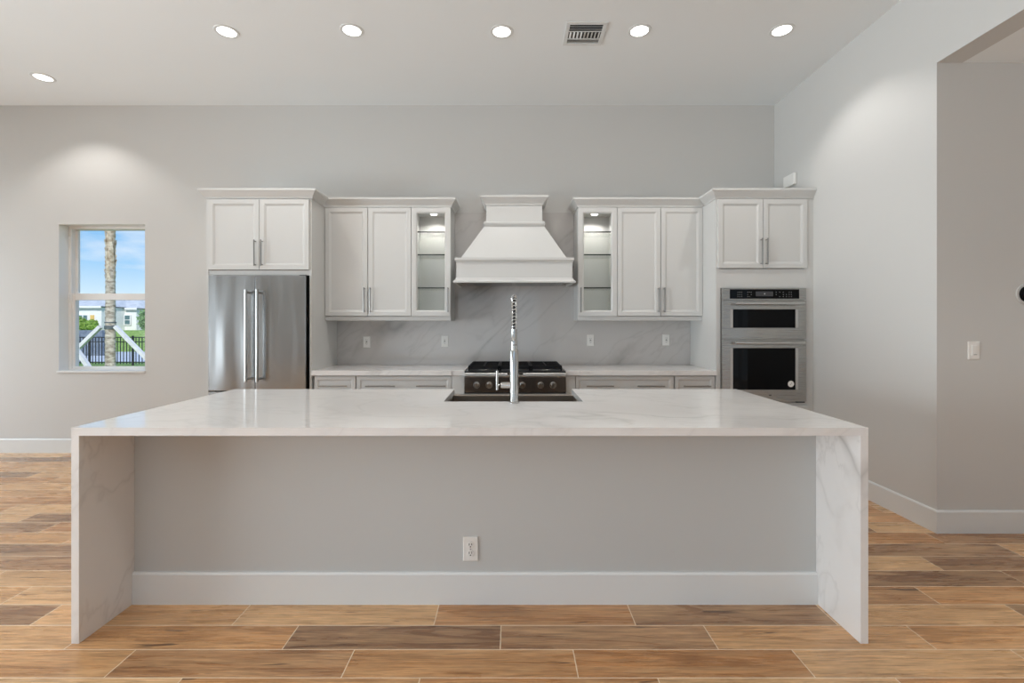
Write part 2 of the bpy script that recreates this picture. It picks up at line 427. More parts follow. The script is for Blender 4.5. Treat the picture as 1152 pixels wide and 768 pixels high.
# window_1: single hung window in the back wall
FY = 5.026
win = struct('window_1', MB().rings(WX0, WX1, WZ0, WZ1, FY, [(0, .09), (0, 0), (.030, 0), (.030, .09)], True), M['vinyl'], .002)
win['_at'] = (0, 0, 0)
mb = B(WX0-.0005, WX0+.002, YB+.0005, FY, WZ0+.017, WZ1); mb.box(WX0+.002, WX1, YB+.0005, FY, WZ1-.002, WZ1+.0005); mb.build('jamb_liner', M['vinyl'], win)
def sash(name, z0, z1, y):
    mb = MB(); x0, x1 = WX0+.028, WX1-.028; st = .03
    mb.box(x0, x0+st, y, y+.028, z0, z1); mb.box(x1-st, x1, y, y+.028, z0, z1)
    mb.box(x0+st, x1-st, y, y+.028, z0, z0+(.044 if name == 'lower_sash' else .04)); mb.box(x0+st, x1-st, y, y+.028, z1-(.07 if name == 'lower_sash' else .012), z1)
    s = mb.build(name, M['vinyl'], win, .003)
    B(x0+st-.004, x1-st+.004, y+.012, y+.016, z0+.02, z1-.008).build('pane', M['glass'], s)
    return s
sash('upper_sash', 1.63, WZ1-.006, FY+.046)
sash('lower_sash', WZ0+.006, 1.668, FY+.012)
B(WX0+.004, WX0+.02, FY-.012, FY+.012, 1.60, 1.66).build('sash_lock', M['vinyl'], win, .004)
B(WX0+.006, WX0+.022, FY-.006, FY+.012, 2.27, 2.36).build('sash_stop', M['vinyl'], win, .003)
B(WX0-.012, WX1+.008, YB-.016, FY, WZ0-.006, WZ0+.016).build('window_sill', M['base'], win, .003)

# ------------------------------------------------------------------ ceiling fittings
def downlight(x, y, label, first=None):
    if first: return tag(copy_tree(first, None, (x, y, CEIL)), label)
    t = thing('recessed_downlight', (x, y, CEIL), label, 'ceiling light', 'recessed downlights in the kitchen ceiling')
    MB().lathe([(.067, -.0005), (.068, -.0045), (.086, -.0045), (.090, 0), (.067, 0)], (x, y, CEIL), 40).build('trim_ring', M['base'], t)
    MB().lathe([(0, -.0015), (.0672, -.0015), (.0672, -.0002)], (x, y, CEIL), 40).build('lens', M['lens'], t)
    l = lamp('bulb_light', 'SPOT', (0, 0, -.006), (0, 0, 0), DOWNLIGHT_W, (1, .965, .925), t, spot_size=math.radians(118), spot_blend=.5, shadow_soft_size=.03)
    return t


d0 = downlight(-2.225, 3.674, 'round ceiling downlight above the fridge, second from left')
downlight(-4.336, 4.357, 'round ceiling downlight nearest the back wall, above the window', d0)
downlight(-1.244, 3.660, 'round ceiling downlight above the left upper cabinets, third from left', d0)
downlight(-.080, 3.674, 'round ceiling downlight just left of the air vent', d0)
downlight(.991, 3.663, 'round ceiling downlight just right of the air vent', d0)
downlight(2.095, 3.657, 'round ceiling downlight nearest the right wall, rightmost of the row', d0)
# the rest of the grid, behind the camera
for i, (x, y) in enumerate(((-4.3, 1.2), (-1.7, .9), (1.3, .9), (-4.3, -2.2), (-1.7, -2.2), (1.3, -2.2))):
    downlight(x, y, 'round ceiling downlight behind the viewer, over the living area', d0)
for x, y in ((3.9, 1.2), (3.9, -1.4)):  # two unseen downlights added to lighten the hall wall and right floor
    q = downlight(x, y, 'added unseen downlight in the lower hall ceiling, lightening the hall wall', d0); q.location.z = HALLZ

vx0, vx1, vy0, vy1 = .413, .726, 3.55, 3.848
vent = thing('air_vent', ((vx0+vx1)/2, (vy0+vy1)/2, CEIL), 'square white ceiling air vent with dark slots between two downlights', 'vent')
mb = MB(); f = .03; zc = CEIL
mb.prism([(vx0, vy0), (vx1, vy0), (vx1, vy0+f), (vx0, vy0+f)], zc-.008, zc); mb.prism([(vx0, vy1-f), (vx1, vy1-f), (vx1, vy1), (vx0, vy1)], zc-.008, zc)
mb.box(vx0, vx0+f, vy0+f, vy1-f, zc-.008, zc); mb.box(vx1-f, vx1, vy0+f, vy1-f, zc-.008, zc)
mb.box(vx0+f, vx1-f, vy0+.112, vy0+.118, zc-.008, zc-.001); mb.box(vx0+f, vx1-f, vy0+.205, vy0+.212, zc-.008, zc-.001)
mb.build('frame', M['base'], vent, .002)
B(vx0+.01, vx1-.01, vy0+.01, vy1-.01, zc-.0015, zc-.0005).build('duct_shade_sheet', M['slot'], vent)  # flat dark sheet, its colour stands for the shade inside the duct
def louver(a, b, tilt, along):
    mb = MB(); h = .010; dx = math.sin(tilt)*h; dz = math.cos(tilt)*h; zt = zc-.002; th = .0007
    (p, q) = a, b
    if along == 'x': y = p[1]; v = [(p[0], y-dx-th, zt-dz), (q[0], y-dx-th, zt-dz), (q[0], y+dx-th, zt), (p[0], y+dx-th, zt), (p[0], y-dx+th, zt-dz), (q[0], y-dx+th, zt-dz), (q[0], y+dx+th, zt), (p[0], y+dx+th, zt)]
    else: x = p[0]; v = [(x-dx-th, p[1], zt-dz), (x-dx-th, q[1], zt-dz), (x+dx-th, q[1], zt), (x+dx-th, p[1], zt), (x-dx+th, p[1], zt-dz), (x-dx+th, q[1], zt-dz), (x+dx+th, q[1], zt), (x+dx+th, p[1], zt)]
    mb.add(v, [(0, 1, 2, 3), (4, 5, 6, 7), (0, 1, 5, 4), (1, 2, 6, 5), (2, 3, 7, 6), (3, 0, 4, 7)])
    return mb.build('louver', M['base'], vent)
for y in (.052, .082): louver((vx0+f, vy0+y), (vx1-f, vy0+y), .35, 'x')
for i in range(9):
    x = vx0+f+.016+i*(vx1-vx0-2*f-.03)/8
    louver((x, vy0+.12), (x, vy0+.204), -.7 if i < 4 else .7, 'y')
for y in (.222, .238, .254): louver((vx0+f, vy0+y), (vx1-f, vy0+y), .95, 'x')

# ------------------------------------------------------------------ kitchen island
IX0, IX1, IY0, IY1, IZ = -1.853, 1.498, 1.98, 3.15, .908
isl = thing('kitchen_island', (-.178, 2.7, 0), 'long grey panelled island base with white baseboard under the marble top', 'kitchen island')
mb = B(IX0+.034, IX1-.034, 2.27, 2.29, 0, .873)
mb.box(IX0+.034, -.46, 2.29, 3.10, .1, .873); mb.box(.475, IX1-.034, 2.29, 3.10, .1, .873); mb.box(-.46, .475, 2.29, 3.10, .1, .62); mb.box(IX0+.034, IX1-.034, 2.29, 3.04, 0, .1)
mb.build('body', M['island_paint'], isl)
MB().sweep([(IX0+.034, 2.27), (IX1-.034, 2.27)], [(0, 0), (.015, 0), (.015, .143), (.008, .153), (0, .153)]).build('baseboard', M['base'], isl)
top = thing('island_countertop', (-.178, 2.565, .875), 'white veined quartz island top with waterfall ends', 'countertop')
NX0, NX1, NY = -.3845, .3996, 2.647
MB().prism([(IX0, IY0), (IX1, IY0), (IX1, IY1), (NX1, IY1), (NX1, NY), (NX0, NY), (NX0, IY1), (IX0, IY1)], IZ-.034, IZ).build('slab', M['quartz'], top)
B(IX0, IX0+.033, IY0, IY1, 0, IZ-.034).build('waterfall_panel', M['waterfall'], top, .0012)
B(IX1-.033, IX1, IY0, IY1, 0, IZ-.034).build('waterfall_panel', M['waterfall'], top, .0012)

# sink, open towards the range side
snk = thing('kitchen_sink', (.0075, 2.9, .87), 'stainless apron sink set into the island top behind the faucet', 'sink')
sx0, sx1, sy0, sy1, sz0, sz1 = -.405, .42, 2.63, 3.165, .65, .872
mb = MB(); r = .014
mb.box(sx0, sx0+r, sy0, sy1, sz0, sz1); mb.box(sx1-r, sx1, sy0, sy1, sz0, sz1); mb.box(sx0+r, sx1-r, sy0, sy0+r, sz0, sz1); mb.box(sx0+r, sx1-r, sy0+r, sy1, sz0-.012, sz0)
mb.box(sx0+r, sx1-r, sy1-.05, sy1, sz0, sz1)
mb.build('basin', M['sink'], snk, .003)
MB().lathe([(0, .004), (.03, .004), (.045, .001), (.045, 0)], (.0075, 2.9, sz0)).build('drain', M['chrome'], snk)

# faucet
fx, fy = .012, 2.600
fau = thing('kitchen_faucet', (fx, fy, IZ), 'tall chrome spring-neck pull-down faucet on the island top', 'faucet')
MB().lathe([(0, 0), (.029, 0), (.029, .006), (.0255, .010), (0, .010)], (fx, fy, IZ)).build('base_flange', M['chrome'], fau)
MB().lathe([(0, .010), (.0235, .010), (.0235, .288), (.0215, .294), (0, .294)], (fx, fy, IZ)).build('body', M['chrome'], fau)
MB().lathe([(0, .294), (.0185, .294), (.0185, .318), (.016, .320), (.016, .322), (.0185, .324), (.0185, .345), (.0165, .350), (.0165, .408), (0, .408)], (fx, fy, IZ)).build('collar', M['chrome'], fau)
hz = 1.006
MB().lathe([(0, -.062), (.015, -.062), (.017, -.058), (.017, 0), (0, 0)], (fx-.012, fy, hz), 24, 'x').build('handle_hub', M['chrome'], fau)
mb = MB().tube([(-.071, fy, hz), (-.084, fy, hz)], .006); mb.tube([(-.082, fy, .980), (-.082, fy, 1.086)], .0068)
mb.build('lever', M['chrome'], fau)
# arch path
zc0 = IZ+.408; RA = .085; zs = 1.512-.016-RA
path = [(fx, fy, zc0+(zs-zc0)*i/6) for i in range(6)]
path += [(fx, fy+RA-RA*math.cos(a), zs+RA*math.sin(a)) for a in [PI*i/20 for i in range(21)]]
path += [(fx, fy+2*RA, zs-.012*i) for i in range(1, 9)]
hose = MB().tube(path, .0075, 10).build('hose', M['hose'], fau)
def resample(P, step):
    P = [Vector(p) for p in P]; out = [P[0]]; acc = 0
    for a, b in zip(P, P[1:]):
        L = (b-a).length; d = step-acc
        while d <= L: out.append(a+(b-a)*(d/L)); d += step
        acc = (acc+L) % step
    return out
fine = resample(path, .0014); hel = []
for i, p in enumerate(fine[:-1]):
    t = (fine[i+1]-p).normalized(); sd = Vector((1, 0, 0)); nr = t.cross(sd).normalized()
    a = i*.0014/.0185*2*PI; hel.append(p+(sd*math.cos(a)+nr*math.sin(a))*.0145)
MB().tube(hel, .0024, 6).build('spring_coil', M['spring'], fau)
ye = fy+2*RA; ze = zs-.096
MB().lathe([(0, 0), (.017, 0), (.017, -.02), (.0135, -.024), (.0135, -.11), (.018, -.13), (.018, -.15), (0, -.15)], (fx, ye, ze)).build('spray_head', M['chrome'], fau)
mb = MB().tube([(fx, fy+.018, 1.16), (fx, ye-.016, 1.16)], .006); mb.lathe([(.0145, -.008), (.019, -.008), (.019, .008), (.0145, .008), (.0145, -.008)], (fx, ye, 1.16), 24)
mb.build('docking_arm', M['chrome'], fau)

# ------------------------------------------------------------------ plates
def outlet(x, y, z, label, kind):
    t = thing('power_outlet', (x, y, z), label, 'power outlet')
    MB().rings(x-.036, x+.036, z-.058, z+.058, y-.007, [(0, .0065), (0, .003), (.003, 0)]).build('cover_plate', M['plastic'], t)
    if kind == 'decora':
        q = B(x-.0165, x+.0165, y-.0095, y-.0072, z-.033, z+.033).build('receptacle', M['plastic'], t, .001)
        mb = MB()
        for s in (-.019, .019):
            for dx in (-.006, .006): mb.box(x+dx-.0012, x+dx+.0012, y-.0102, y-.0096, z+s-.003, z+s+.006)
            mb.box(x-.002, x+.002, y-.0102, y-.0096, z+s-.010, z+s-.007)
        mb.box(x-.008, x+.008, y-.0104, y-.0096, z-.004, z+.004)
        mb.build('slots', M['slot'], q)
    else:
        for s in (-.020, .020):
            q = MB().lathe([(0, -.0025), (.0155, -.0025), (.0165, -.001), (.0165, 0)], (x, y-.0071, z+s), 28, 'y').build('receptacle', M['plastic'], t)
            mb = MB(); mb.box(x-.0075, x-.0045, y-.0102, y-.0095, z+s-.001, z+s+.009); mb.box(x+.0045, x+.0075, y-.0102, y-.0095, z+s-.001, z+s+.009)
            mb.lathe([(0, -.0006), (.0033, -.0006), (.0033, 0)], (x, y-.0096, z+s-.0075), 12, 'y')
            mb.build('slots', M['slot'], q)
        MB().lathe([(0, -.002), (.003, -.001), (.003, 0)], (x, y-.0071, z), 12, 'y').build('screw', M['nickel'], t)
    return t


outlet((529.5-576)*2.27/530, 2.2699, EYE-(616.7-364)*2.27/530, 'white duplex outlet low on the grey island panel', 'duplex')
SY = 4.8985
for px, py, lb in ((412.7, 384.5, 'white outlet on the backsplash beside the fridge, leftmost'), (500.5, 383.7, 'white outlet on the backsplash left of the range'),
                   (664.2, 382.7, 'white outlet on the backsplash right of the range'), (749.3, 382.3, 'white outlet on the backsplash nearest the wall ovens')):
    outlet((px-576)*SY/530, SY+.0005, EYE-(py-364)*SY/530, lb, 'decora')
x, z = (1095-576)*YH/530, EYE-(394-364)*YH/530
sw = thing('light_switch', (x, YH, z), 'white rocker light switch on the right-hand grey wall', 'light switch')
MB().rings(x-.037, x+.037, z-.058, z+.058, YH-.0068, [(0, .0067), (0, .003), (.003, 0)]).build('cover_plate', M['plastic'], sw)
MB().rings(x-.0165, x+.0165, z-.033, z+.033, YH-.011, [(0, .004), (0, .001), (.001, 0)]).build('rocker', M['plastic'], sw)
B(x-.008, x+.013, YH-.0118, YH-.0108, z-.028, z-.0255).build('slide_lever', M['slot'], sw)
x, z = (1154.5-576)*YH/530, EYE-(330.7-364)*YH/530
th = thing('thermostat', (x, YH, z), 'round black thermostat at the right edge on the grey wall', 'thermostat')
mb = MB().lathe([(0, -.006), (.066, -.006), (.068, -.004), (.068, 0)], (x, YH-.0002, z), 48, 'y'); mb.build('wall_plate', M['wall'], th)
MB().lathe([(0, -.024), (.045, -.024), (.050, -.020), (.052, -.010), (.052, 0)], (x, YH-.0064, z), 48, 'y').build('dial', M['blackglass'], th)
ch = B(XR-.032, XR-.0003, 4.52, 4.70, 2.685, 2.80).build('door_chime', M['plastic'], None, .008, 3)
tag(ch, 'small white plastic box on right wall above oven cabinet', 'door chime')

# ------------------------------------------------------------------ cabinets
DOOR = [(0, .02), (0, .0015), (.0015, 0), (.040, 0), (.058, .010), (.066, .010)]
DRAWER = [(0, .02), (0, .0015), (.0015, 0), (.030, 0), (.044, .009), (.050, .009)]
GDOOR = [(0, .02), (0, .0015), (.0015, 0), (.044, 0), (.056, .009), (.056, .02)]
CROWN = [(0, 2.478), (.008, 2.478), (.010, 2.490), (.016, 2.500), (.026, 2.513), (.038, 2.527), (.046, 2.540), (.051, 2.544), (.051, 2.562), (0, 2.562)]


def carcass(x0, x1, y0, y1, z0, z1, bot=.018, topt=.003, side=.003):
    mb = B(x0, x1, y0+.16, y1, z0, z1)
    mb.box(x0, x0+side, y0, y0+.16, z0, z1); mb.box(x1-side, x1, y0, y0+.16, z0, z1)
    mb.box(x0+side, x1-side, y0, y0+.16, z0, z0+bot); mb.box(x0+side, x1-side, y0, y0+.16, z1-topt, z1)
    return mb


def pull(door, x, z0, z1, yf, vertical=True, x1=None):
    mb = MB(); yb = yf-.032
    if vertical:
        mb.tube([(x, yb, z0), (x, yb, z1)], .0058, 10)
        for z in (z0+.012, z1-.012): mb.tube([(x, yf+.0005, z), (x, yb, z)], .0045, 8)
    else:
        mb.tube([(x, yb, z0), (x1, yb, z0)], .0058, 10)
        for q in (x+.02, x1-.02): mb.tube([(q, yf+.0005, z0), (q, yb, z0)], .0045, 8)
    return mb.build('handle', M['nickel'], door)


def door(root, x0, x1, z0, z1, yf, hx=None, hz=None, prof=DOOR):
    d = MB().rings(x0, x1, z0, z1, yf, prof).build('door', M['cab'], root)
    if hx is not None: pull(d, hx, hz[0], hz[1], yf)
    return d


def drawer(root, x0, x1, z0, z1, yf, handles):
    d = MB().rings(x0, x1, z0, z1, yf, DRAWER).build('drawer', M['cab'], root)
    for a, b in handles: pull(d, a, (z0+z1)/2-.012, 0, yf, False, b)
    return d


YU, YT, YK = 4.57, 4.262, 4.8978      # upper fronts, tall fronts, cabinet backs
CZ0, CZ1, DZ0, DZ1 = 1.376, 2.48, 1.42, 2.471

# cabinet above the fridge with its side panels
fc = thing('over_fridge_cabinet', (-2.29, 4.6, 1.785), 'white two-door cabinet above the stainless fridge with tall side panels', 'cabinet')
carcass(-2.757, -1.838, YT+.021, YK, 1.785, CZ1, .045).build('body', M['cab'], fc)
B(-2.775, -2.757, YT+.016, YK, 0, CZ1).build('side_panel', M['cab'], fc)
B(-1.838, -1.8185, YT+.016, YK, 0, CZ1).build('side_panel', M['cab'], fc)
door(fc, -2.748, -2.2885, 1.834, DZ1, YT, -2.318, (1.865, 2.10))
door(fc, -2.2845, -1.838, 1.834, DZ1, YT, -2.256, (1.865, 2.10))
MB().sweep([(-2.775, YK), (-2.775, YT+.016), (-1.8185, YT+.016), (-1.8185, YU-.04)], CROWN).build('crown_molding', M['cab'], fc)


def upper_double(x0, x1, dx, hx, crown, label):
    t = thing('wall_cabinet', ((x0+x1)/2, 4.73, CZ0), label, 'cabinet')
    carcass(x0, x1, YU+.021, YK, CZ0, CZ1, .040).build('body', M['cab'], t)
    for (a, b), h in zip(dx, hx): door(t, a, b, DZ0, DZ1, YU, h, (1.455, 1.695))
    MB().sweep(crown, CROWN).build('crown_molding', M['cab'], t)
    return t


def upper_glass(x0, x1, hx, crown, label):
    t = thing('glass_front_cabinet', ((x0+x1)/2, 4.73, CZ0), label, 'cabinet')
    y0 = YU+.021; w = .018
    mb = B(x0, x0+w, y0, YK, CZ0, CZ1); mb.box(x1-w, x1, y0, YK, CZ0, CZ1); mb.box(x0+w, x1-w, y0, YK, CZ0, DZ0+.03); mb.box(x0+w, x1-w, y0, YK, 2.45, CZ1); mb.box(x0+w, x1-w, YK-.01, YK, DZ0+.03, 2.45)
    mb.build('body', M['cab'], t)
    d = MB().rings(x0+.001, x1-.001, DZ0, DZ1, YU, GDOOR, True).build('door', M['cab'], t)
    B(x0+.054, x1-.054, YU+.012, YU+.016, DZ0+.054, DZ1-.054).build('pane', M['glass'], d)
    pull(d, hx, 1.455, 1.695, YU)
    for z in (1.692, 2.017, 2.24):
        s = B(x0+w+.001, x1-w-.001, y0+.03, YK-.012, z, z+.008).build('shelf', M['shelfglass'], t)
        B(x0+w+.001, x1-w-.001, y0+.027, y0+.0298, z-.002, z+.0098).build('shelf_edge', M['shelfedge'], s)
    MB().lathe([(0, -.012), (.03, -.012), (.034, -.006), (.034, 0), (0, 0)], ((x0+x1)/2, 4.74, 2.4498), 24).build('puck_light', M['puck'], t)
    lamp('puck_glow', 'SPOT', (0, .01, 2.432-CZ0), (0, 0, 0), 7, (1, .96, .9), t, spot_size=math.radians(150), spot_blend=.6, shadow_soft_size=.025)
    MB().sweep(crown, CROWN).build('crown_molding', M['cab'], t)
    return t


UL0, UL1, UG = -1.8175, -.978, -.596
upper_double(UL0, UL1, ((-1.815, -1.402), (-1.396, -.981)), (-1.428, -1.371), [(UL0, YU+.016), (UL1, YU+.016)], 'white two-door wall cabinet beside the fridge panel')
upper_glass(UL1+.0005, UG, -.619, [(UL1, YU+.016), (UG, YU+.016), (UG, YK)], 'glass-door wall cabinet left of the hood, lit inside')
UR0, UR1, UR2 = .641, 1.021, 1.852
upper_glass(UR0, UR1-.0005, .666, [(UR0, YK), (UR0, YU+.016), (UR1, YU+.016)], 'glass-door wall cabinet right of the hood, lit inside')
upper_double(UR1, UR2, ((1.024, 1.441), (1.447, 1.850)), (1.417, 1.473), [(UR1, YU+.016), (UR2, YU+.016)], 'white two-door wall cabinet beside the oven tower')

# oven tower
TX0, TX1 = 1.853, 2.676
tw = thing('oven_tower_cabinet', (2.265, 4.6, 0), 'tall white cabinet housing the built-in double oven', 'cabinet')
OX0, OX1, OZ0, OZ1 = 1.897, 2.654, .631, 1.666
mb = MB(); mb.box(TX0, OX0-.003, YT+.018, YK, 0, CZ1); mb.box(OX1+.003, TX1, YT+.018, YK, 0, CZ1)
mb.box(OX0-.003, OX1+.003, YT+.018, YK, OZ1+.004, 1.842); mb.box(OX0-.003, OX1+.003, YT+.16, YK, 1.842, CZ1); mb.box(OX0-.003, OX1+.003, YT+.018, YK, .1, OZ0-.004)
mb.build('body', M['cab'], tw)
door(tw, 1.866, 2.271, 1.848, DZ1, YT, 2.250, (1.878, 2.115)); door(tw, 2.276, 2.673, 1.848, DZ1, YT, 2.298, (1.878, 2.115))
drawer(tw, 1.866, 2.673, .13, .60, YT, ((2.15, 2.39),))
MB().sweep([(TX0, YU-.04), (TX0, YT+.016), (XR-.0005, YT+.016)], CROWN).build('crown_molding', M['cab'], tw)
B(TX1+.0005, XR-.0005, YT+.018, YT+.04, .0, CZ1-.003).build('filler_strip', M['cab'], tw)

# double oven
OY = 4.25
ov = thing('double_wall_oven', (2.275, 4.5, OZ0), 'stainless built-in microwave and oven with black glass windows', 'oven')
B(OX0, OX1, OY+.03, 4.85, OZ0, OZ1).build('body', M['steel'], ov)
def oz(py): return EYE-(py-364)*OY/530
def ox(px): return (px-576)*OY/530
cp = B(OX0, OX1, OY, OY+.03, oz(337.2), OZ1).build('control_panel', M['steel'], ov, .002)
dp = B(ox(821), ox(899), OY-.003, OY-.0002, oz(335.9), oz(325.3)).build('display', M['blackglass'], cp, .001)
B(ox(850), ox(869.5), OY-.0036, OY-.0031, oz(333.2), oz(327.7)).build('screen', M['screen'], dp)
for px in (829.8, 832, 834.2, 841, 843, 845, 873, 877, 881, 884.5, 887.5, 890):
    for py in (328.6, 331.2, 333.6):
        if random.random() < .75: B(ox(px)-.0028, ox(px)+.0028, OY-.0036, OY-.0031, oz(py)-.0018, oz(py)+.0018).build('key_legend', M['mark'], dp)
MB().lathe([(0, -.0005), (.005, -.0005), (.005, 0)], (ox(860), OY-.0037, oz(330.4)), 16, 'y').build('screen_symbol', M['mark'], dp)
def oven_door(z0, z1, wz0, wz1, hz, name):
    wx0, wx1 = ox(824.8), ox(895.2); m = .024
    mb = MB(); mb.box(OX0, wx0-m, OY, OY+.029, z0, z1); mb.box(wx1+m, OX1, OY, OY+.029, z0, z1); mb.box(wx0-m, wx1+m, OY, OY+.029, z0, wz0-.004); mb.box(wx0-m, wx1+m, OY, OY+.029, wz1+.004, z1)
    d = mb.build(name, M['steel'], ov, .0015)
    B(wx0-m+.0005, wx0, OY+.003, OY+.02, wz0-.0035, wz1+.0035).build('window_trim', M['trimsteel'], d); B(wx1, wx1+m-.0005, OY+.003, OY+.02, wz0-.0035, wz1+.0035).build('window_trim', M['trimsteel'], d)
    B(wx0+.0005, wx1-.0005, OY+.004, OY+.02, wz0-.0035, wz1+.0035).build('window_glass', M['blackglass'], d)
    mb = MB().tube([(ox(823.2)+.012, OY-.05, hz), (ox(904)-.022, OY-.05, hz)], .0125, 14)
    for q in (ox(823.2)+.03, ox(904)-.04): mb.tube([(q, OY+.001, hz), (q, OY-.05, hz)], .010, 12)
    mb.build('handle', M['chrome'], d)
    return d
oven_door(oz(381.1), oz(338.1), oz(368.2), oz(348.3), oz(341.6), 'microwave_door')
od = oven_door(OZ0+.012, oz(382.4), oz(437.8), oz(391.9), oz(385.5), 'oven_door')
stx, stz = ox(890.1), oz(431.8)
sk = MB().lathe([(0, -.0006), (.028, -.0006), (.028, 0)], (stx, OY+.0039, stz), 32, 'y').build('round_sticker', M['plastic'], od)
MB().tube([(stx-.008, OY+.0028, stz-.012), (stx+.008, OY+.0028, stz+.012)], .0016, 6).build('sticker_stroke', M['nickel'], sk)
B(ox(865), ox(867.8), OY-.0015, OY+.0005, oz(445), oz(443.8)).build('badge', M['slot'], od)
B(ox(897), ox(906), OY+.006, OY+.028, OZ0, OZ0+.010).build('vent_grille', M['slot'], ov)

# ------------------------------------------------------------------ base run
BYF = 4.288
def base_cab(x0, x1, dx0, dx1, hd, label, filler=None):
    t = thing('base_cabinet', ((x0+x1)/2, 4.6, 0), label, 'cabinet')
    mb = carcass(x0, x1, BYF+.021, YK, .1, .874, .012, .002, .003); mb.box(x0, x1, BYF+.08, YK, 0, .1)
    mb.build('body', M['cab'], t)
    for z0, z1 in ((.715, .868), (.42, .71), (.115, .415)): drawer(t, dx0, dx1, z0, z1, BYF, hd)
    if filler: B(filler[0], filler[1], BYF-.004, BYF+.02, .1, .874).build('filler_strip', M['cab'], t, .001)
    return t
base_cab(-1.8175, -1.4195, -1.80, -1.424, ((-1.748, -1.492),), 'narrow white base cabinet beside the fridge panel')
base_cab(-1.419, -.432, -1.414, -.552, ((-1.327, -1.058), (-.866, -.60)), 'wide white drawer cabinet left of the range', (-.547, -.434))
base_cab(.490, 1.478, .580, 1.473, ((.674, .922), (1.135, 1.383)), 'wide white drawer cabinet right of the range', (.492, .575))
base_cab(1.4785, 1.852, 1.484, 1.846, ((1.551, 1.80),), 'narrow white base cabinet beside the oven tower')
c1 = MB().prism([(-1.8175, YK), (-1.8175, 4.262), (-.548, 4.262), (-.548, 4.274), (-.4295, 4.274), (-.4295, YK)], .875, .92).build('countertop', M['quartz'], None, .0015)
tag(c1, 'white quartz counter left of the range', 'countertop')
c2 = MB().prism([(.4875, YK), (.4875, 4.274), (.606, 4.274), (.606, 4.262), (1.8525, 4.262), (1.8525, YK)], .875, .92).build('countertop', M['quartz'], None, .0015)
tag(c2, 'white quartz counter right of the range', 'countertop')
bs = B(-1.8175, 1.852, 4.8985, 4.9158, .92, 2.498).build('backsplash', M['splash'])
tag(bs, 'grey veined marble slab backsplash behind the range and hood', 'backsplash')

# range
RXa, RXb, RF = -.428, .486, 4.20
rg = thing('gas_range', (.029, 4.5, .1), 'stainless gas range with black grates between the two counters', 'range')
mb = B(RXa+.001, RXb-.001, RF+.05, 4.85, .1, .900); mb.box(RXa+.03, RXb-.03, RF+.09, 4.83, 0, .1)
mb.build('body', M['steel'], rg)
def rz(py): return EYE-(py-364)*RF/530
MB().prism([(RXa, RF+.004), (RXb, RF+.004), (RXb, RF+.049), (RXa, RF+.049)], rz(423.9), .905).build('bullnose', M['trimsteel'], rg, .009, 3)
B(RXa+.004, RXb-.004, RF+.006, RF+.048, rz(441), rz(424.3)).build('control_panel', M['panelsteel'], rg, .002)
B(RXa+.004, RXb-.004, RF+.018, RF+.048, rz(441)-.014, rz(441)-.001).build('vent_gap', M['slot'], rg)
B(RXa+.004, RXb-.004, RF+.004, RF+.048, .22, .705).build('oven_door', M['steel'], rg, .003)
B(RXa+.004, RXb-.004, RF+.010, RF+.048, .105, .212).build('kick_panel', M['steel'], rg, .003)
B(-.04, .098, RF+.001, RF+.0038, rz(421.8), rz(418.8)).build('badge', M['chrome'], rg, .001)
ct = B(RXa, RXb, RF+.0495, 4.872, .900, .916).build('cooktop', M['black'], rg, .002)
for px in (535.9, 550.2, 571.2, 587.5, 608.4, 622.4):
    kx, kz = (px-576)*4.18/530, rz(433)
    kb = MB().lathe([(0, -.004), (.031, -.004), (.032, 0), (0, 0)], (kx, RF+.0058, kz), 28, 'y'); kb = kb.build('knob', M['knob'], rg)
    mb = MB().lathe([(0, -.040), (.019, -.040), (.022, -.036), (.025, 0), (0, 0)], (kx, RF+.0018, kz), 24, 'y'); mb.box(kx-.005, kx+.005, RF-.046, RF-.036, kz-.02, kz+.02)
    mb.build('knob_cap', M['knob'], kb)
GZ = .962
gy0, gy1 = 4.285, 4.80
for i in range(3):
    a = RXa+.030+i*.2857; b = a+.2817; cx = (a+b)/2; t_ = .007
    mb = MB()
    for q0, q1, r0, r1 in ((a, b, gy0, gy0+2*t_), (a, b, gy1-2*t_, gy1), (a, a+2*t_, gy0, gy1), (b-2*t_, b, gy0, gy1), (a, b, (gy0+gy1)/2-t_, (gy0+gy1)/2+t_), (cx-t_, cx+t_, gy0, gy1)):
        mb.box(q0, q1, r0, r1, GZ-.016, GZ)
    for yy in (gy0+.13, gy1-.13):
        mb.box(a, b, yy-t_, yy+t_, GZ-.014, GZ)
    for q in (a+t_, b-t_):
        for r0 in (gy0+t_, (gy0+gy1)/2, gy1-t_): mb.box(q-t_, q+t_, r0-t_, r0+t_, .9162, GZ-.012)
    # front and back skirts of the cast grate
    mb.box(a, b, gy0, gy0+.008, .932, GZ-.014)
    mb.build('grate', M['iron'], rg, .002)
    for yy in (gy0+.13, gy1-.13):
        bn = MB().lathe([(0, .018), (.034, .018), (.040, .012), (.040, .006), (.052, .004), (.055, 0), (0, 0)], (cx, yy, .9165), 24).build('burner', M['nickel'], rg)
        MB().lathe([(0, .026), (.030, .026), (.034, .022), (.034, .0182), (0, .0182)], (cx, yy, .9165), 24).build('burner_cap', M['black'], bn)

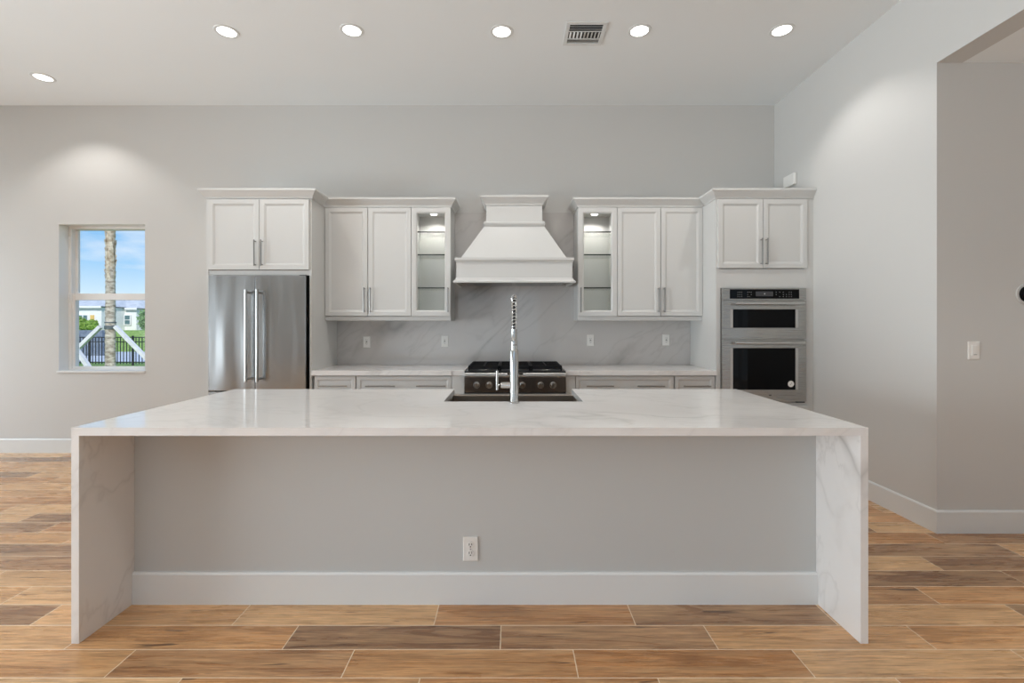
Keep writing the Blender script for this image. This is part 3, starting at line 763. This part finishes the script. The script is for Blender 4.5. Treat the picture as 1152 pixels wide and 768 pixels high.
# ------------------------------------------------------------------ hood
HX0, HX1, HYb = -.515, .559, YK
hd = thing('range_hood', (.022, 4.65, 1.72), 'white wooden range hood with flared body above the range', 'range hood')
hc = (HX0+HX1)/2
B(HX0, HX1, 4.36, HYb, 1.76, 1.925).build('apron', M['cab'], hd, .002)
MB().sweep([(HX0, HYb), (HX0, 4.36), (HX1, 4.36), (HX1, HYb)], [(0, 1.918), (.006, 1.920), (.010, 1.930), (.016, 1.935), (.016, 1.955), (0, 1.955)]).build('upper_molding', M['cab'], hd)
MB().sweep([(HX0, HYb), (HX0, 4.36), (HX1, 4.36), (HX1, HYb)], [(0, 1.768), (.006, 1.764), (.010, 1.752), (.020, 1.742), (.028, 1.738), (.028, 1.724), (0, 1.724)]).build('lower_molding', M['cab'], hd)
mb = B(HX0+.002, HX1-.002, 4.362, HYb, 1.926, 1.9545)
mb.frustum((-.478, .510, 4.385, HYb), (-.260, .304, 4.50, HYb), 1.955, 2.280)
mb.build('flared_body', M['cab'], hd, .002)
B(-.247, .289, 4.505, HYb, 2.28, 2.482).build('chimney', M['cab'], hd, .002)
MB().sweep([(-.247, HYb), (-.247, 4.505), (.289, 4.505), (.289, HYb)], [(0, 2.276), (.012, 2.278), (.020, 2.290), (.026, 2.296), (.026, 2.312), (.018, 2.318), (0, 2.318)]).build('band_molding', M['cab'], hd)
MB().sweep([(-.247, HYb), (-.247, 4.505), (.289, 4.505), (.289, HYb)], CROWN).build('crown_molding', M['cab'], hd)
B(HX0+.06, HX1-.06, 4.42, 4.86, 1.735, 1.7595).build('vent_insert', M['steel'], hd)
mb = MB()
for i in range(2): mb.box(hc-.40+i*.42, hc-.02+i*.42, 4.46, 4.82, 1.7305, 1.7345)
mb.build('filter', M['nickel'], hd)

# ------------------------------------------------------------------ fridge
fr = thing('refrigerator', (-2.29, 4.6, 0), 'stainless french-door fridge under the left cabinet', 'refrigerator')
FRF = 4.24; FX0, FX1, FG = -2.734, -1.856, -2.3125
mb = B(FX0+.004, FX1-.01, FRF+.085, 4.87, .03, 1.77); mb.box(FX0+.05, FX1-.05, FRF+.12, 4.8, 0, .03)
mb.build('body', M['black'], fr)
def fdoor(name, x0, x1, z0, z1):
    return B(x0, x1, FRF, FRF+.08, z0, z1).build(name, M['fridge'], fr, .004, 3)
dl = fdoor('door', FX0, FG-.002, .74, 1.779); dr = fdoor('door', FG+.002, FX1, .74, 1.779)
fz = fdoor('freezer_drawer', FX0, FX1, .06, .732)
for d, hx in ((dl, -2.362), (dr, -2.262)):
    mb = MB().tube([(hx, FRF-.062, .828), (hx, FRF-.062, 1.648)], .0125, 14)
    for z in (.852, 1.624): mb.tube([(hx, FRF+.001, z), (hx, FRF-.062, z)], .011, 12)
    mb.build('handle', M['chrome'], d)
mb = MB().tube([(FX0+.06, FRF-.062, .66), (FX1-.06, FRF-.062, .66)], .0125, 14)
for q in (FX0+.09, FX1-.09): mb.tube([(q, FRF+.001, .66), (q, FRF-.062, .66)], .011, 12)
mb.build('handle', M['chrome'], fz)
B(FX1-.06, FX1, FRF+.01, FRF+.10, 1.7795, 1.784).build('hinge_cover', M['black'], fr)

# ------------------------------------------------------------------ outside the window
GZ0 = -.34
def ground(name, prof, m):
    mb = MB(); v = []
    for y, z in prof: v += [(-60, y, z), (10, y, z)]
    for y, z in prof: v += [(-60, y, z-.2), (10, y, z-.2)]
    k = len(prof); f = []
    for i in range(k-1): f += [(2*i, 2*i+1, 2*i+3, 2*i+2), (2*k+2*i, 2*k+2*i+1, 2*k+2*i+3, 2*k+2*i+2), (2*i, 2*i+2, 2*k+2*i+2, 2*k+2*i), (2*i+1, 2*i+3, 2*k+2*i+3, 2*k+2*i+1)]
    f += [(0, 1, 2*k+1, 2*k), (2*k-2, 2*k-1, 4*k-1, 4*k-2)]
    mb.add(v, f); o = mb.build(name, m); o['kind'] = 'structure'; return o
ground('ground_lawn', [(5.2, GZ0), (20.8, GZ0)], M['grass'])
ground('ground_road', [(20.8, GZ0-.01), (28.5, GZ0-.01)], M['road'])
ground('ground_bank', [(28.5, GZ0), (32.5, .86), (60, .9)], M['grass'])

# palm
PX, PY = -11.08, 13.0
pl = thing('palm_tree', (PX, PY, GZ0), 'palm trunk standing outside the window, held by timber braces', 'palm tree')
mb = MB(); pr = []
for i in range(60):
    z = i*.055; rr = .122-.012*min(1, z/3)+.006*math.sin(i*2.1)+random.uniform(-.004, .004); pr.append((rr, z))
mb.lathe([(0, 0)]+pr+[(0, 60*.055-.05)], (PX, PY, GZ0), 20); mb.build('trunk', M['trunk'], pl)
mb = MB(); mb.lathe([(0, 2.9), (.088, 2.95), (.088, 7.4), (0, 7.5)], (PX, PY, GZ0), 16)
k = 0; z = 2.85
while z < 7.3:
    for j in range(5):
        a = k*2.4+j*2*PI/5; c, s_ = math.cos(a), math.sin(a); tx, ty = -s_, c; q = z+random.uniform(-.03, .03); wd = .055; h = random.uniform(.20, .30); out = random.uniform(.035, .06)
        o = Vector((PX+c*.080, PY+s_*.080, GZ0+q))
        v = [o+Vector((tx*wd, ty*wd, 0)), o-Vector((tx*wd, ty*wd, 0)), o+Vector((c*.02, s_*.02, 0)), o+Vector((c*out+tx*.025, s_*out+ty*.025, h)), o+Vector((c*out-tx*.025, s_*out-ty*.025, h)), o+Vector((c*(out-.02), s_*(out-.02), h))]
        mb.add(v, [(0, 2, 3), (2, 1, 4), (2, 4, 3), (0, 3, 5), (1, 5, 4), (3, 4, 5), (0, 5, 1), (0, 1, 2)])
    k += 1; z += .12
mb.build('leaf_bases', M['boot'], pl)
MB().lathe([(.126, 0), (.136, .01), (.136, .09), (.126, .10), (.126, 0)], (PX, PY, 1.19), 24).build('brace_collar', M['strap'], pl)
MB().lathe([(.124, 0), (.130, .005), (.130, .03), (.124, .035), (.124, 0)], (PX, PY, 1.36), 24).build('strap', M['strap'], pl)
def brace(p0, p1, label):
    a, b = Vector(p0), Vector(p1); d = (b-a).normalized(); sd = d.cross(Vector((0, 1, 0))).normalized(); up = sd.cross(d).normalized(); h = .045
    v = [e_+sd*(h*i)+up*(h*j) for e_ in (a, b) for i, j in ((-1, -1), (1, -1), (1, 1), (-1, 1))]
    o = MB().add(v, [(0, 1, 2, 3), (4, 5, 6, 7), (0, 1, 5, 4), (1, 2, 6, 5), (2, 3, 7, 6), (3, 0, 4, 7)]).build('timber_brace', M['brace'])
    return tag(o, label, 'timber brace', 'timber braces round the palm')
brace((PX+.185, PY-.06, 1.27), (PX+1.75, PY-.05, GZ0), 'pale timber brace leaning right from the palm trunk')
brace((PX-.195, PY-.10, 1.26), (PX-1.72, PY-.25, GZ0), 'pale timber brace leaning left from the palm trunk')
bx0, bx1 = (92-576)*11.5/530, (112-576)*11.5/530
brace((bx0-.28, 11.55, 1.345-28*11.5/530+.12), (bx1+.22, 11.45, GZ0), 'short timber brace sloping down to the right, left of palm')

# fence
fn = thing('picket_fence', (-16.2, 19, GZ0), 'black metal picket fence across the lawn outside', 'fence')
F0, F1, FYY = -20.6, -9.0, 19.0
for z in (.78, .60, GZ0+.12): B(F0, F1, FYY-.016, FYY+.016, z, z+.035).build('rail', M['fence'], fn)
pk = None; i = 0; x = F0+.06
while x < F1:
    if i % 14 == 0:
        B(x-.03, x+.03, FYY-.03, FYY+.03, GZ0, .86).build('post', M['fence'], fn, .004)
    elif pk is None:
        pk = B(x-.012, x+.012, FYY-.011, FYY+.011, GZ0+.06, .80).build('picket', M['fence'], fn); px0 = x
    else:
        c = pk.copy(); C.objects.link(c); c.location = pk.location+Vector((x-px0, 0, 0))
    x += .125; i += 1

# house
hs = thing('house', (-31, 36, .86), 'white single-storey house with pale metal roof seen through the window', 'house')
mb = B(-40, -28.75, 33.0, 42, .6, 2.50); mb.box(-28.75, -27.9, 35.0, 42, .6, 2.45)
mb.build('walls', M['stucco'], hs)
mb = MB(); mb.frustum((-40.5, -28.6, 32.8, 42.5), (-38, -31, 36.5, 38.5), 2.56, 3.60); mb.frustum((-30, -27.7, 34.8, 42.5), (-30, -29.4, 37.5, 39), 2.50, 3.50)
mb.build('roof', M['roof'], hs)
mb = B(-40.5, -28.6, 32.75, 32.8, 2.44, 2.58); mb.box(-28.59, -27.7, 34.75, 34.8, 2.38, 2.52); mb.build('fascia', M['stucco'], hs)
def hwin(x0, x1, z0, z1, y, nx=2, nz=2):
    t = .06; mb = B(x0-t, x1+t, y-.05, y-.001, z0-t, z0); mb.box(x0-t, x1+t, y-.05, y-.001, z1, z1+t); mb.box(x0-t, x0, y-.05, y-.001, z0, z1); mb.box(x1, x1+t, y-.05, y-.001, z0, z1)
    for i in range(1, nx): q = x0+(x1-x0)*i/nx; mb.box(q-.03, q+.03, y-.05, y-.001, z0, z1)
    for i in range(1, nz): q = z0+(z1-z0)*i/nz; mb.box(x0, x1, y-.048, y-.002, q-.02, q+.02)
    f = mb.build('window', M['stucco'], hs); B(x0, x1, y-.03, y-.001, z0, z1).build('pane', M['hglass'], f)
hwin(-29.15, -28.32, 1.30, 1.95, 34.95, 2, 2)
hwin(-30.35, -29.72, 1.3, 1.93, 33.0, 2, 1)
B(-29.50, -29.25, 32.94, 32.998, 1.45, 1.95).build('shutter', M['yellow'], hs)


def bush(name, c, r, n_, m, label, cat, grp=None, seed=1):
    rnd = random.Random(seed); mb = MB()
    for _ in range(n_):
        while True:
            d = Vector((rnd.uniform(-1, 1), rnd.uniform(-1, 1), rnd.uniform(-1, 1)))
            if .1 < d.length < 1: break
        d *= (.75+.25*rnd.random())/max(d.length, .55)
        p = Vector((c[0]+d.x*r[0], c[1]+d.y*r[1], c[2]+d.z*r[2])); s_ = rnd.uniform(.10, .2)*min(r)
        a = Vector((rnd.gauss(0, 1), rnd.gauss(0, 1), rnd.gauss(0, 1))).normalized(); b = a.orthogonal().normalized(); nn_ = a.cross(b)
        mb.add([p-a*s_*1.6, p+b*s_*.7, p+a*s_*1.6, p-b*s_*.7, p+nn_*s_*.3], [(0, 1, 4), (1, 2, 4), (2, 3, 4), (3, 0, 4), (3, 2, 1, 0)])
    core = MB(); bmx = bmesh.new(); bmesh.ops.create_icosphere(bmx, subdivisions=2, radius=.8)
    vs = [(c[0]+v.co.x*r[0]*rnd.uniform(.85, 1.05), c[1]+v.co.y*r[1], c[2]+v.co.z*r[2]*rnd.uniform(.85, 1.05)) for v in bmx.verts]
    mb.add(vs, [[v.index for v in f.verts] for f in bmx.faces]); bmx.free()
    t = thing(name, (c[0], c[1], c[2]-r[2]), label, cat, grp)
    mb.build('foliage', m, t)
    MB().tube([(c[0], c[1], c[2]-r[2]-.5), (c[0], c[1], c[2])], .05, 8).build('stem', M['trunk'], t)
    return t
bush('garden_shrub', (-29.55, 32.3, 1.30), (.40, .4, .50), 260, M['leaf'], 'green shrub by the house wall, left one of two', 'shrub', 'shrubs by the house', 3)
bush('garden_shrub', (-28.45, 31.9, 1.22), (.40, .4, .42), 260, M['leaf'], 'green shrub by the house wall, nearer the palm trunk', 'shrub', 'shrubs by the house', 5)
bush('garden_tree', (-26.1, 34.0, 1.6), (.75, .7, .95), 420, M['leafd'], 'dark leafy tree at the right of the house', 'tree', None, 8)
lw = B(-27.5, -21.75, 25.0, 25.3, GZ0-.1, 1.0).build('garden_wall', M['lowwall']); tag(lw, 'low slate-grey wall beyond the fence, left of palm', 'garden wall')

for o in list(C.objects):
    if '_at' in o: del o['_at']
